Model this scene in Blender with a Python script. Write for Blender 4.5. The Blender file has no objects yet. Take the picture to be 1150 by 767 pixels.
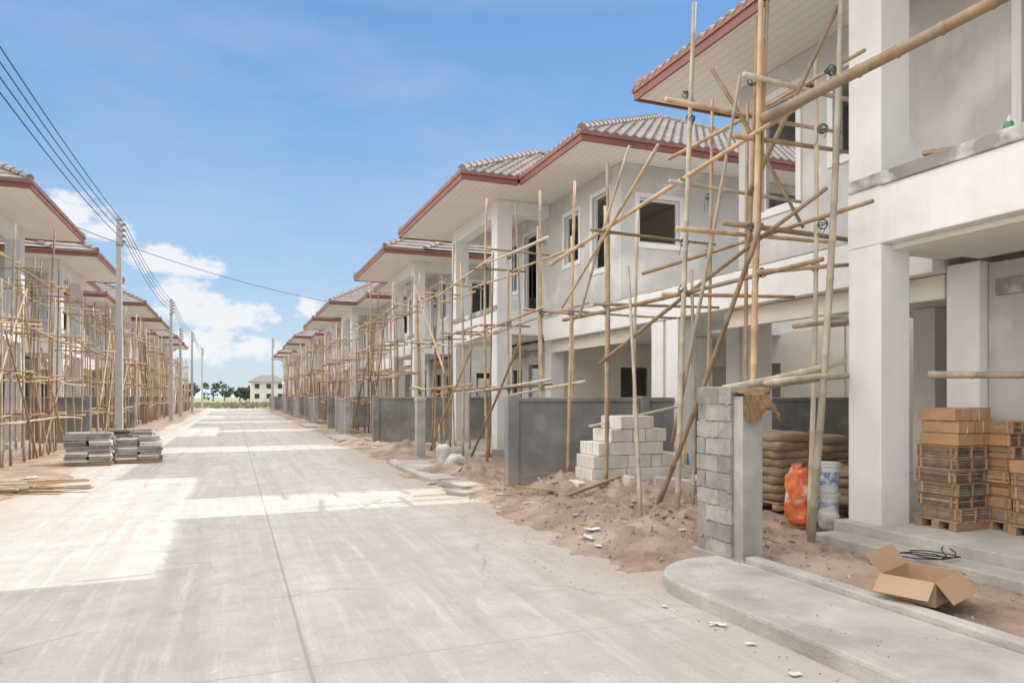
import bpy, math, random, bmesh
from mathutils import Vector, noise, Matrix
R = random.Random(7)
scene = bpy.context.scene

# ---------------------------------------------------------------- materials
def mat(name, c1, c2=None, scale=3.0, rough=0.85, bump=0.15, bscale=40.0, contrast=(0.35,0.65), island=0.0, metallic=0.0, stain=None, stretch=None, splash=None, streak=None):
    m = bpy.data.materials.new(name); m.use_nodes = True
    nt = m.node_tree; N = nt.nodes; L = nt.links
    b = N['Principled BSDF']; b.inputs['Roughness'].default_value = rough; b.inputs['Metallic'].default_value = metallic
    tc = N.new('ShaderNodeTexCoord'); vec = tc.outputs['Object']
    if stretch:
        mp = N.new('ShaderNodeMapping'); mp.inputs['Scale'].default_value = stretch
        L.new(vec, mp.inputs['Vector']); vecs = mp.outputs['Vector']
    else: vecs = vec
    c2 = c2 or tuple(x*0.8 for x in c1)
    n = N.new('ShaderNodeTexNoise'); n.inputs['Scale'].default_value = scale; n.inputs['Detail'].default_value = 4; n.inputs['Roughness'].default_value=.62
    L.new(vecs, n.inputs['Vector'])
    cr = N.new('ShaderNodeValToRGB'); cr.color_ramp.elements[0].position = contrast[0]; cr.color_ramp.elements[1].position = contrast[1]
    cr.color_ramp.elements[0].color = (*c2,1); cr.color_ramp.elements[1].color = (*c1,1)
    L.new(n.outputs['Fac'], cr.inputs['Fac']); col = cr.outputs['Color']
    if stain:
        sc, amt, scol = stain
        n2 = N.new('ShaderNodeTexNoise'); n2.inputs['Scale'].default_value = sc; n2.inputs['Detail'].default_value = 4
        L.new(vec, n2.inputs['Vector'])
        r2 = N.new('ShaderNodeMapRange'); r2.inputs['From Min'].default_value=.52; r2.inputs['From Max'].default_value=.66; r2.inputs['To Max'].default_value=amt
        L.new(n2.outputs['Fac'], r2.inputs['Value'])
        mx = N.new('ShaderNodeMixRGB'); L.new(r2.outputs['Result'], mx.inputs['Fac']); L.new(col, mx.inputs['Color1']); mx.inputs['Color2'].default_value=(*scol,1)
        col = mx.outputs['Color']
    if streak:
        amt, scol = streak
        mp5 = N.new('ShaderNodeMapping'); mp5.inputs['Scale'].default_value=(6,6,.45); L.new(vec,mp5.inputs['Vector'])
        n5=N.new('ShaderNodeTexNoise'); n5.inputs['Scale'].default_value=1.2; n5.inputs['Detail'].default_value=4; L.new(mp5.outputs[0],n5.inputs['Vector'])
        r5=N.new('ShaderNodeMapRange'); r5.inputs['From Min'].default_value=.52; r5.inputs['From Max'].default_value=.72; r5.inputs['To Max'].default_value=amt; L.new(n5.outputs['Fac'],r5.inputs['Value'])
        mx = N.new('ShaderNodeMixRGB'); L.new(r5.outputs['Result'], mx.inputs['Fac']); L.new(col, mx.inputs['Color1']); mx.inputs['Color2'].default_value=(*scol,1); col=mx.outputs['Color']
    if splash:
        hgt, amt, scol = splash
        sx=N.new('ShaderNodeSeparateXYZ'); L.new(vec,sx.inputs[0])
        a=N.new('ShaderNodeMath'); a.operation='MULTIPLY_ADD'; a.inputs[1].default_value=-.9; L.new(n.outputs['Fac'],a.inputs[0]); L.new(sx.outputs['Z'],a.inputs[2])
        r3=N.new('ShaderNodeMapRange'); r3.inputs['From Min'].default_value=-.35; r3.inputs['From Max'].default_value=hgt-.35; r3.inputs['To Min'].default_value=amt; r3.inputs['To Max'].default_value=0; L.new(a.outputs[0],r3.inputs['Value'])
        mx=N.new('ShaderNodeMixRGB'); L.new(r3.outputs['Result'],mx.inputs['Fac']); L.new(col,mx.inputs['Color1']); mx.inputs['Color2'].default_value=(*scol,1); col=mx.outputs['Color']
    if island:
        g = N.new('ShaderNodeNewGeometry')
        mr = N.new('ShaderNodeMapRange'); mr.inputs['To Min'].default_value = 1-island; mr.inputs['To Max'].default_value = 1+island*0.6
        L.new(g.outputs['Random Per Island'], mr.inputs['Value'])
        hs = N.new('ShaderNodeHueSaturation'); L.new(col, hs.inputs['Color']); L.new(mr.outputs['Result'], hs.inputs['Value'])
        col = hs.outputs['Color']
    L.new(col, b.inputs['Base Color'])
    if bump:
        n3 = N.new('ShaderNodeTexNoise'); n3.inputs['Scale'].default_value = bscale; n3.inputs['Detail'].default_value = 3
        L.new(vec, n3.inputs['Vector'])
        bp = N.new('ShaderNodeBump'); bp.inputs['Strength'].default_value = bump; bp.inputs['Distance'].default_value = .02
        L.new(n3.outputs['Fac'], bp.inputs['Height']); L.new(bp.outputs['Normal'], b.inputs['Normal'])
    return m
DUST=(.50,.42,.34)
M_white = mat('white_plaster', (.88,.87,.85), (.83,.815,.795), 1.2, .8, .10, 25, stain=(1.7,.35,(.70,.685,.665)), streak=(.18,(.66,.63,.59)))
M_wcol = mat('white_column_plaster', (.88,.87,.85), (.84,.825,.81), 2.0, .75, .10, 30, stain=(2.4,.2,(.73,.715,.70)), splash=(.7,.55,DUST), streak=(.16,(.68,.65,.61)))
M_gray = mat('grey_skim_coat', (.64,.62,.60), (.55,.535,.52), .9, .85, .10, 30, stain=(1.1,.7,(.80,.785,.77)), streak=(.25,(.48,.46,.44)))
M_cream = mat('raw_render', (.82,.77,.68), (.72,.67,.59), .8, .9, 0, 30, stain=(1.1,.4,(.60,.55,.48)))
M_dgray = mat('cement_render', (.31,.303,.295), (.22,.216,.212), 1.3, .9, .2, 30, stain=(2.2,.55,(.39,.375,.36)), splash=(.45,.65,(.42,.34,.27)), streak=(.35,(.18,.175,.17)))
M_conc = mat('raw_concrete', (.52,.485,.44), (.39,.365,.33), 3, .9, .35, 45, stain=(1.3,.6,(.31,.285,.255)), splash=(.35,.4,(.44,.37,.30)), streak=(.3,(.33,.30,.27)))
M_pave = mat('pavement_concrete', (.56,.52,.47), (.41,.38,.34), 2.2, .9, .5, 40, stain=(1.6,.8,(.34,.31,.275)))
M_strip = mat('bare_cement_strip', (.36,.335,.31), (.28,.262,.245), 4, .9, .2, 40, stain=(2.8,.9,(.76,.75,.73)))
M_soffit = mat('soffit_board', (.88,.84,.77), (.82,.78,.71), .7, .7, 0)
M_fascia = mat('red_brown_fascia', (.27,.10,.07), (.21,.08,.055), 2, .5, 0)
M_fascia2 = mat('red_brown_fascia_light', (.33,.14,.10), (.28,.11,.08), 2, .5, 0)
M_tile = mat('roof_tile', (.27,.225,.205), (.19,.155,.145), 2.5, .55, 0, 30, stain=(.8,.4,(.34,.29,.265)))
M_frame = mat('window_frame_white', (.80,.79,.78), (.76,.75,.74), 2, .4, 0)
M_bamboo = mat('bamboo', (.60,.42,.24), (.37,.255,.145), 5, .55, 0, island=.45, stretch=(1,1,.35), stain=(1.5,.7,(.42,.36,.29)))
M_bambooL = mat('bamboo_weathered', (.64,.55,.41), (.42,.36,.28), 5, .6, 0, island=.35, stretch=(1,1,.35))
M_rope = mat('tie_rope', (.13,.20,.16), (.08,.11,.10), 8, .8, 0, island=.6)
M_block = mat('lightweight_block', (.84,.785,.71), (.73,.675,.60), 4, .9, .25, 60, island=.10, stain=(5,.3,(.57,.51,.44)))
M_cblock = mat('concrete_block', (.46,.425,.385), (.32,.295,.27), 6, .95, .6, 70, island=.25, stain=(4,.6,(.54,.49,.43)))
M_wood = mat('timber', (.50,.34,.20), (.36,.24,.14), 4, .8, .2, 50, island=.3, stretch=(1,8,8))
M_tilebox = mat('tile_bundle', (.50,.29,.15), (.38,.22,.115), 3, .7, .15, 50, island=.3)
M_tileedge = mat('tile_edges', (.36,.29,.21), (.16,.13,.10), 8, .8, .3, 60, island=.5)
M_card = mat('cardboard', (.50,.34,.21), (.43,.285,.17), 3, .85, .1, 20, stain=(6,.3,(.38,.26,.16)))
M_sack = mat('cement_sack', (.48,.32,.20), (.33,.24,.16), 5, .75, .5, 14, island=.3, stain=(5,.6,(.30,.34,.24)))
M_plast = mat('bucket_plastic', (.74,.75,.76), (.62,.64,.66), 3, .35, 0)
M_label = mat('bucket_label', (.12,.22,.42), (.7,.7,.72), 18, .4, 0)
M_redbag = mat('red_printed_sack', (.62,.08,.03), (.80,.25,.08), 9, .45, .4, 16, stain=(6,.9,(.75,.72,.68)))
M_wsack = mat('white_woven_sack', (.68,.65,.60), (.52,.48,.43), 5, .7, .5, 14)
M_cloth = mat('brown_cloth', (.34,.22,.12), (.22,.135,.07), 6, .95, .8, 20)
M_polec = mat('pole_concrete', (.56,.54,.51), (.48,.455,.43), 3, .9, 0)
M_metal = mat('galvanised_metal', (.35,.35,.36), None, 5, .45, 0, metallic=.7)
M_wire = mat('cable_black', (.03,.03,.035), None, 5, .6, 0)
M_stone = mat('rubble_stone', (.46,.395,.33), (.32,.265,.215), 9, .95, 0, island=.35)
M_litter = mat('litter_paper', (.75,.74,.72), (.6,.6,.6), 5, .7, 0)
M_leaf = mat('tree_foliage', (.085,.11,.06), (.055,.08,.045), .5, .8, 0, island=.4)
M_trunk = mat('tree_bark', (.12,.09,.07), None, 3, .9, 0)
M_grass = mat('grass_blades', (.24,.24,.11), (.16,.175,.08), .5, .8, 0, island=.4)
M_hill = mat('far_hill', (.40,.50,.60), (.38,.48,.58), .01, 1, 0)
M_broof = mat('grey_roof', (.22,.20,.20), None, 1, .7, 0)
M_green = mat('green_plastic', (.08,.35,.12), None, 3, .4, 0)
M_pipe = mat('pvc_pipe', (.10,.24,.45), None, 3, .4, 0)
M_yel = mat('yellow_conduit', (.62,.50,.12), None, 3, .4, 0)
M_glass = bpy.data.materials.new('dark_glass'); M_glass.use_nodes=True
b=M_glass.node_tree.nodes['Principled BSDF']; b.inputs['Base Color'].default_value=(.05,.055,.06,1); b.inputs['Roughness'].default_value=.12

def add_grooves(m, axis_expr, freq, dark):
    nt=m.node_tree; N=nt.nodes; L=nt.links; b=N['Principled BSDF']
    tc=N.new('ShaderNodeTexCoord'); sx=N.new('ShaderNodeSeparateXYZ'); L.new(tc.outputs['Object'], sx.inputs[0])
    mu=N.new('ShaderNodeMath'); mu.operation='MULTIPLY'; mu.inputs[1].default_value=freq; L.new(sx.outputs[axis_expr], mu.inputs[0])
    fr=N.new('ShaderNodeMath'); fr.operation='FRACT'; L.new(mu.outputs[0], fr.inputs[0])
    gt=N.new('ShaderNodeMath'); gt.operation='LESS_THAN'; gt.inputs[1].default_value=.07; L.new(fr.outputs[0], gt.inputs[0])
    mx=N.new('ShaderNodeMixRGB'); mx.inputs['Color2'].default_value=(*dark,1); L.new(gt.outputs[0], mx.inputs['Fac'])
    src=b.inputs['Base Color'].links[0].from_socket; L.new(src, mx.inputs['Color1']); L.new(mx.outputs['Color'], b.inputs['Base Color'])
add_grooves(M_soffit,'X',6.0,(.62,.58,.53))

def road_mat():
    m = bpy.data.materials.new('concrete_road'); m.use_nodes=True
    nt=m.node_tree; N=nt.nodes; L=nt.links; b=N['Principled BSDF']; b.inputs['Roughness'].default_value=.88
    tc=N.new('ShaderNodeTexCoord'); V=tc.outputs['Object']
    def noise_(s,d=4,vec=V,r=.6):
        n=N.new('ShaderNodeTexNoise'); n.inputs['Scale'].default_value=s; n.inputs['Detail'].default_value=d; n.inputs['Roughness'].default_value=r; L.new(vec,n.inputs['Vector']); return n.outputs['Fac']
    def ramp(f,a,b_,lo=0.,hi=1.):
        r=N.new('ShaderNodeMapRange'); r.inputs['From Min'].default_value=a; r.inputs['From Max'].default_value=b_; r.inputs['To Min'].default_value=lo; r.inputs['To Max'].default_value=hi; L.new(f,r.inputs['Value']); return r.outputs['Result']
    def mix(f,c1,c2,bt='MIX'):
        x=N.new('ShaderNodeMixRGB'); x.blend_type=bt
        if isinstance(f,float): x.inputs['Fac'].default_value=f
        else: L.new(f,x.inputs['Fac'])
        for i,c in ((1,c1),(2,c2)):
            if isinstance(c,tuple): x.inputs[i].default_value=(*c,1)
            else: L.new(c,x.inputs[i])
        return x.outputs['Color']
    def mapped(sx_,sy_,rz=0):
        mp=N.new('ShaderNodeMapping'); mp.inputs['Scale'].default_value=(sx_,sy_,1); mp.inputs['Rotation'].default_value=(0,0,rz); L.new(V,mp.inputs['Vector']); return mp.outputs['Vector']
    col=mix(ramp(noise_(.45),.35,.65),(.535,.50,.462),(.635,.60,.56))
    col=mix(ramp(noise_(2.6,7,V,.7),.40,.68,0,.8),col,(.425,.395,.365))
    col=mix(ramp(noise_(1.0,5,mapped(3.2,.10)),.46,.64,0,.75),col,(.45,.41,.37))
    col=mix(ramp(noise_(1.3,6,mapped(7,.5,.25),.7),.52,.70,0,.6),col,(.71,.675,.63))
    col=mix(ramp(noise_(2.3,5,mapped(.6,5,-.1),.7),.54,.73,0,.5),col,(.44,.41,.385))
    col=mix(ramp(noise_(45,3,V,.7),.55,.75,0,.6),col,(.32,.295,.27))
    col=mix(ramp(noise_(1.15,5,V,.7),.60,.70,0,.6),col,(.37,.345,.32))
    col=mix(ramp(noise_(7,5,V,.7),.62,.70,0,.6),col,(.74,.71,.67))
    vo=N.new('ShaderNodeTexVoronoi'); vo.feature='DISTANCE_TO_EDGE'; vo.inputs['Scale'].default_value=.28
    dn=N.new('ShaderNodeTexNoise'); dn.inputs['Scale'].default_value=1.2; dn.inputs['Detail'].default_value=5; L.new(V,dn.inputs['Vector'])
    ad=N.new('ShaderNodeMixRGB'); ad.blend_type='ADD'; ad.inputs['Fac'].default_value=.9; L.new(V,ad.inputs[1]); L.new(dn.outputs['Color'],ad.inputs[2]); L.new(ad.outputs[0],vo.inputs['Vector'])
    ck=ramp(vo.outputs['Distance'],.0,.006,1.,0.)
    ckm=N.new('ShaderNodeMath'); ckm.operation='MULTIPLY'; L.new(ck,ckm.inputs[0]); L.new(ramp(noise_(.5,2),.45,.55,0,.5),ckm.inputs[1])
    col=mix(ckm.outputs[0],col,(.25,.23,.21))
    sx=N.new('ShaderNodeSeparateXYZ'); L.new(V,sx.inputs[0])
    def line(sock,off,period,w,s_=.85):
        a=N.new('ShaderNodeMath'); a.operation='SUBTRACT'; a.inputs[1].default_value=off; L.new(sock,a.inputs[0])
        if period:
            p=N.new('ShaderNodeMath'); p.operation='PINGPONG'; p.inputs[1].default_value=period/2; L.new(a.outputs[0],p.inputs[0]); s=p.outputs[0]
        else:
            p=N.new('ShaderNodeMath'); p.operation='ABSOLUTE'; L.new(a.outputs[0],p.inputs[0]); s=p.outputs[0]
        return ramp(s,w*.5,w,s_,0.)
    col=mix(line(sx.outputs['X'],.42,None,.016,.75),col,(.34,.32,.30))
    col=mix(line(sx.outputs['Y'],4.35,8.,.014,.6),col,(.38,.355,.33))
    e=N.new('ShaderNodeMath'); e.operation='ABSOLUTE'; L.new(sx.outputs['X'],e.inputs[0])
    en=N.new('ShaderNodeMath'); en.operation='MULTIPLY_ADD'; en.inputs[1].default_value=2.6; L.new(noise_(.8,6,V,.65),en.inputs[0]); L.new(e.outputs[0],en.inputs[2])
    col=mix(ramp(en.outputs[0],3.3,5.1,0,.85),col,(.45,.375,.30))
    L.new(col,b.inputs['Base Color'])
    bp=N.new('ShaderNodeBump'); bp.inputs['Strength'].default_value=.6; bp.inputs['Distance'].default_value=.015
    bm_=N.new('ShaderNodeMath'); bm_.operation='ADD'; L.new(noise_(28,4),bm_.inputs[0]); L.new(noise_(3,3),bm_.inputs[1]); L.new(bm_.outputs[0],bp.inputs['Height']); L.new(bp.outputs['Normal'],b.inputs['Normal'])
    return m
M_road=road_mat()
M_dirt = mat('sandy_dirt', (.44,.33,.25), (.24,.178,.132), 1.8, .95, 1.0, 16, stain=(1.1,.7,(.50,.42,.34)))
M_ground = mat('ground_soil', (.34,.29,.20), (.22,.23,.12), .05, .95, .3, 5)

# ---------------------------------------------------------------- mesh builder
class MB:
    def __init__(s): s.v=[]; s.f=[]; s.m=[]; s.mats=[]
    def mi(s,m):
        if m not in s.mats: s.mats.append(m)
        return s.mats.index(m)
    def add(s,vs,fs,m):
        o=len(s.v); s.v+= [tuple(v) for v in vs]; k=s.mi(m)
        for f in fs: s.f.append(tuple(o+i for i in f)); s.m.append(k)
    def box(s,x0,x1,y0,y1,z0,z1,m):
        x0,x1=sorted((x0,x1)); y0,y1=sorted((y0,y1)); z0,z1=sorted((z0,z1))
        s.add([(x0,y0,z0),(x1,y0,z0),(x1,y1,z0),(x0,y1,z0),(x0,y0,z1),(x1,y0,z1),(x1,y1,z1),(x0,y1,z1)],
              [(0,3,2,1),(4,5,6,7),(0,1,5,4),(1,2,6,5),(2,3,7,6),(3,0,4,7)],m)
    def obox(s,c,size,rot,m):
        Mx=Matrix.Translation(c)@(Matrix.Rotation(rot[2],4,'Z')@Matrix.Rotation(rot[1],4,'Y')@Matrix.Rotation(rot[0],4,'X'))
        a,b,d=[q/2 for q in size]
        vs=[Mx@Vector(p) for p in [(-a,-b,-d),(a,-b,-d),(a,b,-d),(-a,b,-d),(-a,-b,d),(a,-b,d),(a,b,d),(-a,b,d)]]
        s.add(vs,[(0,3,2,1),(4,5,6,7),(0,1,5,4),(1,2,6,5),(2,3,7,6),(3,0,4,7)],m)
    def tube(s,pts,rad,n,m,cap=True):
        pts=[Vector(p) for p in pts]; k=len(pts); vs=[]; 
        up=Vector((0,0,1)) if abs((pts[-1]-pts[0]).normalized().z)<.9 else Vector((1,0,0))
        for i,p in enumerate(pts):
            t=(pts[min(i+1,k-1)]-pts[max(i-1,0)]).normalized()
            a=t.cross(up).normalized(); b=t.cross(a)
            r=rad[i] if isinstance(rad,(list,tuple)) else rad
            for j in range(n):
                an=2*math.pi*j/n; vs.append(p+a*math.cos(an)*r+b*math.sin(an)*r)
        fs=[]
        for i in range(k-1):
            for j in range(n):
                j2=(j+1)%n; fs.append((i*n+j,i*n+j2,(i+1)*n+j2,(i+1)*n+j))
        if cap: fs.append(tuple(range(n))); fs.append(tuple((k-1)*n+j for j in reversed(range(n))))
        s.add(vs,fs,m)
    def obj(s,name,parent=None,bevel=0,smooth=False,recalc=True):
        me=bpy.data.meshes.new(name); me.from_pydata(s.v,[],s.f)
        for m in s.mats: me.materials.append(m)
        me.polygons.foreach_set('material_index',s.m)
        if recalc:
            bm=bmesh.new(); bm.from_mesh(me); bmesh.ops.recalc_face_normals(bm,faces=bm.faces); bm.to_mesh(me); bm.free()
        if smooth: me.polygons.foreach_set('use_smooth',[True]*len(me.polygons))
        o=bpy.data.objects.new(name,me); scene.collection.objects.link(o)
        if parent: o.parent=parent
        if bevel:
            bv=o.modifiers.new('bevel','BEVEL'); bv.width=bevel; bv.segments=2; bv.limit_method='ANGLE'
        return o
def empty(name,loc=(0,0,0)):
    e=bpy.data.objects.new(name,None); scene.collection.objects.link(e); return e

# ---------------------------------------------------------------- roof slope
def slope(mb,P0,P1,inw,z0,T,ka,kb,tan,hi,m):
    P0=Vector(P0);P1=Vector(P1); L=(P1-P0).length; d=(P1-P0)/L; inw=Vector(inw)
    course=.31; per=.22; step=per/6 if hi==2 else (per/2 if hi==1 else L/6)
    amp=.030 if hi==2 else (.022 if hi==1 else 0)
    t=-.07; 
    ns=int(L/step)+1
    def pt(s,t_,lift):
        w=amp*(math.sin(2*math.pi*s/per))
        q=P0+d*s+inw*t_; return (q.x,q.y,z0+t_*tan+w+lift)
    while t<T-1e-4:
        t2=min(t+course,T)
        a1=max(t*ka,0) if t>0 else t*ka; b1=L-t*kb; a2=t2*ka; b2=L-t2*kb
        vs=[];fs=[]
        ss=[-.07]+[k*step for k in range(ns+1)]+[L+.07]
        rows=[]
        for s in ss:
            s1=min(max(s,a1),max(b1,a1)); s2=min(max(s,a2),max(b2,a2)); rows.append((s1,s2))
        for s1,s2 in rows:
            vs.append(pt(s1,t,.045)); vs.append(pt(s2,t2,.012)); vs.append(pt(s1,t,.0))
        for i in range(len(rows)-1):
            if rows[i+1][0]-rows[i][0]<1e-5 and rows[i+1][1]-rows[i][1]<1e-5: continue
            o=i*3
            fs.append((o,o+3,o+4,o+1)); fs.append((o+2,o+5,o+3,o))
        mb.add(vs,fs,m); t=t2

def hip(mb,corner_fn,u0,u1,w0,w1,z0,tan,hi,m,only_front=False):
    H=(u1-u0)/2; T=H
    def C(u,w,z=0): x,y=corner_fn(u,w); return Vector((x,y,z))
    def inw(a,b): return (b-a).normalized()
    slope(mb,C(u0,w0),C(u1,w0),inw(C(u0,w0),C(u0,w1)),z0,T,1,1,tan,hi,m)
    kb=0 if only_front else 1
    slope(mb,C(u0,w0),C(u0,w1),inw(C(u0,w0),C(u1,w0)),z0,T,1,kb,tan,hi,m)
    slope(mb,C(u1,w0),C(u1,w1),inw(C(u1,w0),C(u0,w0)),z0,T,1,kb,tan,hi,m)
    if not only_front: slope(mb,C(u0,w1),C(u1,w1),inw(C(u0,w1),C(u0,w0)),z0,T,1,1,tan,hi,m)
    def cap(a,b):
        n=max(2,int((b-a).length/.33))
        for i in range(n):
            p=a.lerp(b,i/n); q=a.lerp(b,(i+.96)/n)
            mb.tube([p,q],[.105,.085],8,m)
    uc=(u0+u1)/2; zr=z0+H*tan+.03
    p=C(uc,w0+H,zr); cap(C(u0,w0,z0+.03),p); cap(C(u1,w0,z0+.03),p)
    if only_front: cap(p,C(uc,w1,zr))
    else:
        q=C(uc,w1-H,zr); cap(C(u0,w1,z0+.03),q); cap(C(u1,w1,z0+.03),q)
        if (q-p).length>.1: cap(p,q)

# ---------------------------------------------------------------- house
EZ=6.66
def house(side,Y0,dirY,lod):
    X0 = 4.95 if side>0 else 4.6
    par=empty('unfinished_house')
    def C(u,w): return (side*(X0+w), Y0+dirY*u)
    def bx(mb,u0,u1,w0,w1,z0,z1,m):
        a=C(u0,w0); b_=C(u1,w1); mb.box(a[0],b_[0],a[1],b_[1],z0,z1,m)
    def wall(mb,axis,f0,f1,a0,a1,z0,z1,ops,m):
        As=sorted({a0,a1,*[o[0] for o in ops],*[o[1] for o in ops]}); Zs=sorted({z0,z1,*[o[2] for o in ops],*[o[3] for o in ops]})
        def P(a,f,z):
            x,y = C(a,f) if axis=='u' else C(f,a)
            return (x,y,z)
        def solid(i,j):
            if i<0 or j<0 or i>=len(As)-1 or j>=len(Zs)-1: return False
            a=(As[i]+As[i+1])/2; z=(Zs[j]+Zs[j+1])/2
            return not any(o[0]<a<o[1] and o[2]<z<o[3] for o in ops)
        for i in range(len(As)-1):
            for j in range(len(Zs)-1):
                if not solid(i,j): continue
                A,B,z,Z=As[i],As[i+1],Zs[j],Zs[j+1]
                vs=[P(A,f0,z),P(B,f0,z),P(B,f0,Z),P(A,f0,Z),P(A,f1,z),P(B,f1,z),P(B,f1,Z),P(A,f1,Z)]
                fs=[(0,1,2,3),(4,7,6,5)]
                if not solid(i-1,j): fs.append((0,3,7,4))
                if not solid(i+1,j): fs.append((1,5,6,2))
                if not solid(i,j-1): fs.append((0,4,5,1))
                if not solid(i,j+1): fs.append((3,2,6,7))
                mb.add(vs,fs,m)
    def frame(mb,axis,f,o,glass,sgn=1,mull=True,trim=True):
        a0,a1,z0,z1=o; t=.05
        def b2(A,B,F0,F1,z,Z,m):
            if axis=='u': bx(mb,A,B,F0,F1,z,Z,m)
            else: bx(mb,F0,F1,A,B,z,Z,m)
        F0=f+sgn*.05; F1=f+sgn*.11
        b2(a0+.002,a0+t,F0,F1,z0+.002,z1-.002,M_frame); b2(a1-t,a1-.002,F0,F1,z0+.002,z1-.002,M_frame)
        b2(a0+t,a1-t,F0,F1,z0+.002,z0+t,M_frame); b2(a0+t,a1-t,F0,F1,z1-t,z1-.002,M_frame)
        if mull: 
            c=(a0+a1)/2; b2(c-.02,c+.02,F0+sgn*.005,F1-sgn*.005,z0+t,z1-t,M_frame)
        if glass: b2(a0+t,a1-t,f+sgn*.075,f+sgn*.085,z0+t,z1-t,M_glass)
        if trim:
            b2(a0-.1,a0,f-sgn*.025,f+sgn*.0,z0-.1,z1+.1,M_white); b2(a1,a1+.1,f-sgn*.025,f,z0-.1,z1+.1,M_white)
            b2(a0,a1,f-sgn*.025,f,z1,z1+.1,M_white); b2(a0,a1,f-sgn*.03,f,z0-.1,z0,M_white)
    W=MB(); F=MB(); K=MB()
    opsF=[(1.44,2.2,4.5,6.2),(2.9,3.7,4.9,6.1),(5.45,6.35,3.97,6.15),(6.9,7.8,4.7,6.15)]
    wall(W,'u',2.85,2.97,.9,8.6,3.66,EZ-.01,opsF,M_gray)
    frame(F,'u',2.85,opsF[0],False,mull=False); frame(F,'u',2.85,opsF[1],False,mull=False); frame(F,'u',2.85,opsF[2],False,mull=False); frame(F,'u',2.85,opsF[3],True)
    opsS=[(3.3,4.35,4.95,5.95),(6.2,7.1,4.6,5.95)]
    wall(W,'w',.9,1.02,2.97,10.0,3.66,EZ-.01,opsS,M_gray)
    for o in opsS: frame(F,'w',.9,o,False,trim=True,mull=False)
    opsT=[(3.6,4.4,4.7,6.0),(6.4,7.6,4.7,6.0)]
    wall(W,'w',8.6,8.48,2.97,10.0,.25,EZ-.01,opsT+[(3.8,4.8,1.1,2.5)],M_gray)
    for o in opsT: frame(F,'w',8.6,o,True,sgn=-1)
    wall(W,'u',10.0,10.12,.9,8.6,.2,EZ-.01,[(1.2,2.2,4.6,6.0),(5,6.5,4.6,6.0)],M_gray)
    wall(W,'u',6.0,6.1,1.02,8.48,3.66,EZ-.02,[],M_cream)
    opsG=[(5.5,6.4,.26,2.5),(6.9,7.9,1.0,2.45)]
    wall(W,'u',2.99,3.11,4.99,8.48,.26,3.1,opsG,M_gray)
    frame(F,'u',2.99,opsG[1],False,trim=False)
    wall(W,'w',4.62,4.74,3.25,9.9,.15,3.1,[(5.0,5.9,.2,2.4)],M_cream)
    wall(W,'u',7.2,7.32,-1.0,4.6,.15,3.1,[(.9,2.0,1.1,2.4),(2.9,3.8,.2,2.4)],M_cream)
    W.obj('walls',par)
    K2=MB()
    bx(K2,.9,4.56,2.65,8.6,3.05,3.62,M_white)
    bx(K2,-1.02,.9,2.65,4.9,3.05,3.62,M_white)
    bx(K2,-.98,4.5,2.68,2.85,3.62,3.655,M_strip)
    bx(K2,.92,8.58,2.98,9.98,3.56,3.65,M_conc)
    bx(K2,4.565,8.61,1.35,2.84,3.2,3.80,M_white)
    bx(K2,4.58,8.6,1.32,1.5,3.80,3.94,M_strip)
    bx(K2,4.99,8.2,1.5,2.84,3.14,3.2,M_soffit)
    bx(K2,4.58,8.59,1.37,1.72,6.28,EZ-.003,M_wcol)
    bx(K2,4.6,4.95,1.72,2.84,6.3,EZ-.003,M_wcol); bx(K2,8.22,8.57,1.72,2.84,6.3,EZ-.003,M_wcol)
    bx(K2,.5,4.55,2.86,2.96,2.75,3.04,M_cream)
    bx(K2,5.1,8.1,2.93,2.988,2.72,2.9,M_strip)
    K2.obj('beams_and_slabs',par,bevel=.012 if lod==0 else 0)
    for (u,w,z1,mm) in [(4.57,1.345,6.655,M_wcol),(8.2,1.345,6.655,M_wcol),(4.575,2.86,3.13,M_wcol),(8.2,2.86,3.13,M_wcol),
                    (-.98,2.67,3.04,M_wcol),(-.98,4.45,3.04,M_wcol),(1.9,5.6,3.04,M_wcol)]:
        z0=.2
        if z1>6:
            bx(K,u,u+.42,w,w+.42,z0,3.195,mm); bx(K,u-.006,u+.426,w-.006,w+.426,3.195,3.83,M_wcol); bx(K,u,u+.42,w,w+.42,3.83,z1,mm)
        else: bx(K,u,u+.4,w,w+.4,z0,z1,mm)
    K.obj('columns',par,bevel=.012 if lod<=1 else 0)
    S=MB()
    bx(S,4.5,8.7,1.2,10.05,-.1,.25,M_pave); bx(S,4.55,8.65,.85,1.2,-.1,.14,M_pave)
    bx(S,-1.05,4.5,2.5,10.05,-.1,.15,M_pave)
    S.obj('plinth_and_steps',par,bevel=.015 if lod==0 else 0)
    Q=MB()
    bx(Q,3.25,9.85,.02,11.3,EZ,EZ+.03,M_soffit); bx(Q,.02,3.25,1.47,11.3,EZ,EZ+.03,M_soffit)
    Q.obj('soffit',par)
    Z=MB(); th=.04
    def fas(a,b_):
        (u0,w0),(u1,w1)=a,b_
        for (o,zz,ZZ,m) in ((0,EZ-.03,EZ+.19,M_fascia),(.025,EZ+.10,EZ+.185,M_fascia2)):
            if u0==u1:
                s=-1 if (u0<5) else 1
                bx(Z,u0+s*(th+o),u0+s*(o-0.0 if o else 0),min(w0,w1)-th-o,max(w0,w1)+(0),zz,ZZ,m)
            else:
                bx(Z,min(u0,u1)-0.0,max(u0,u1),w0-th-o,w0-o,zz,ZZ,m)
    fas((3.25,0),(9.85,0)); fas((0,1.45),(3.25-.07,1.45)); fas((3.25,0),(3.25,1.38)); fas((0,1.45),(0,11.3)); fas((9.85,0),(9.85,11.3))
    Z.obj('fascia',par)
    T=MB(); hi={0:2,1:1,2:0}[lod]
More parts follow.
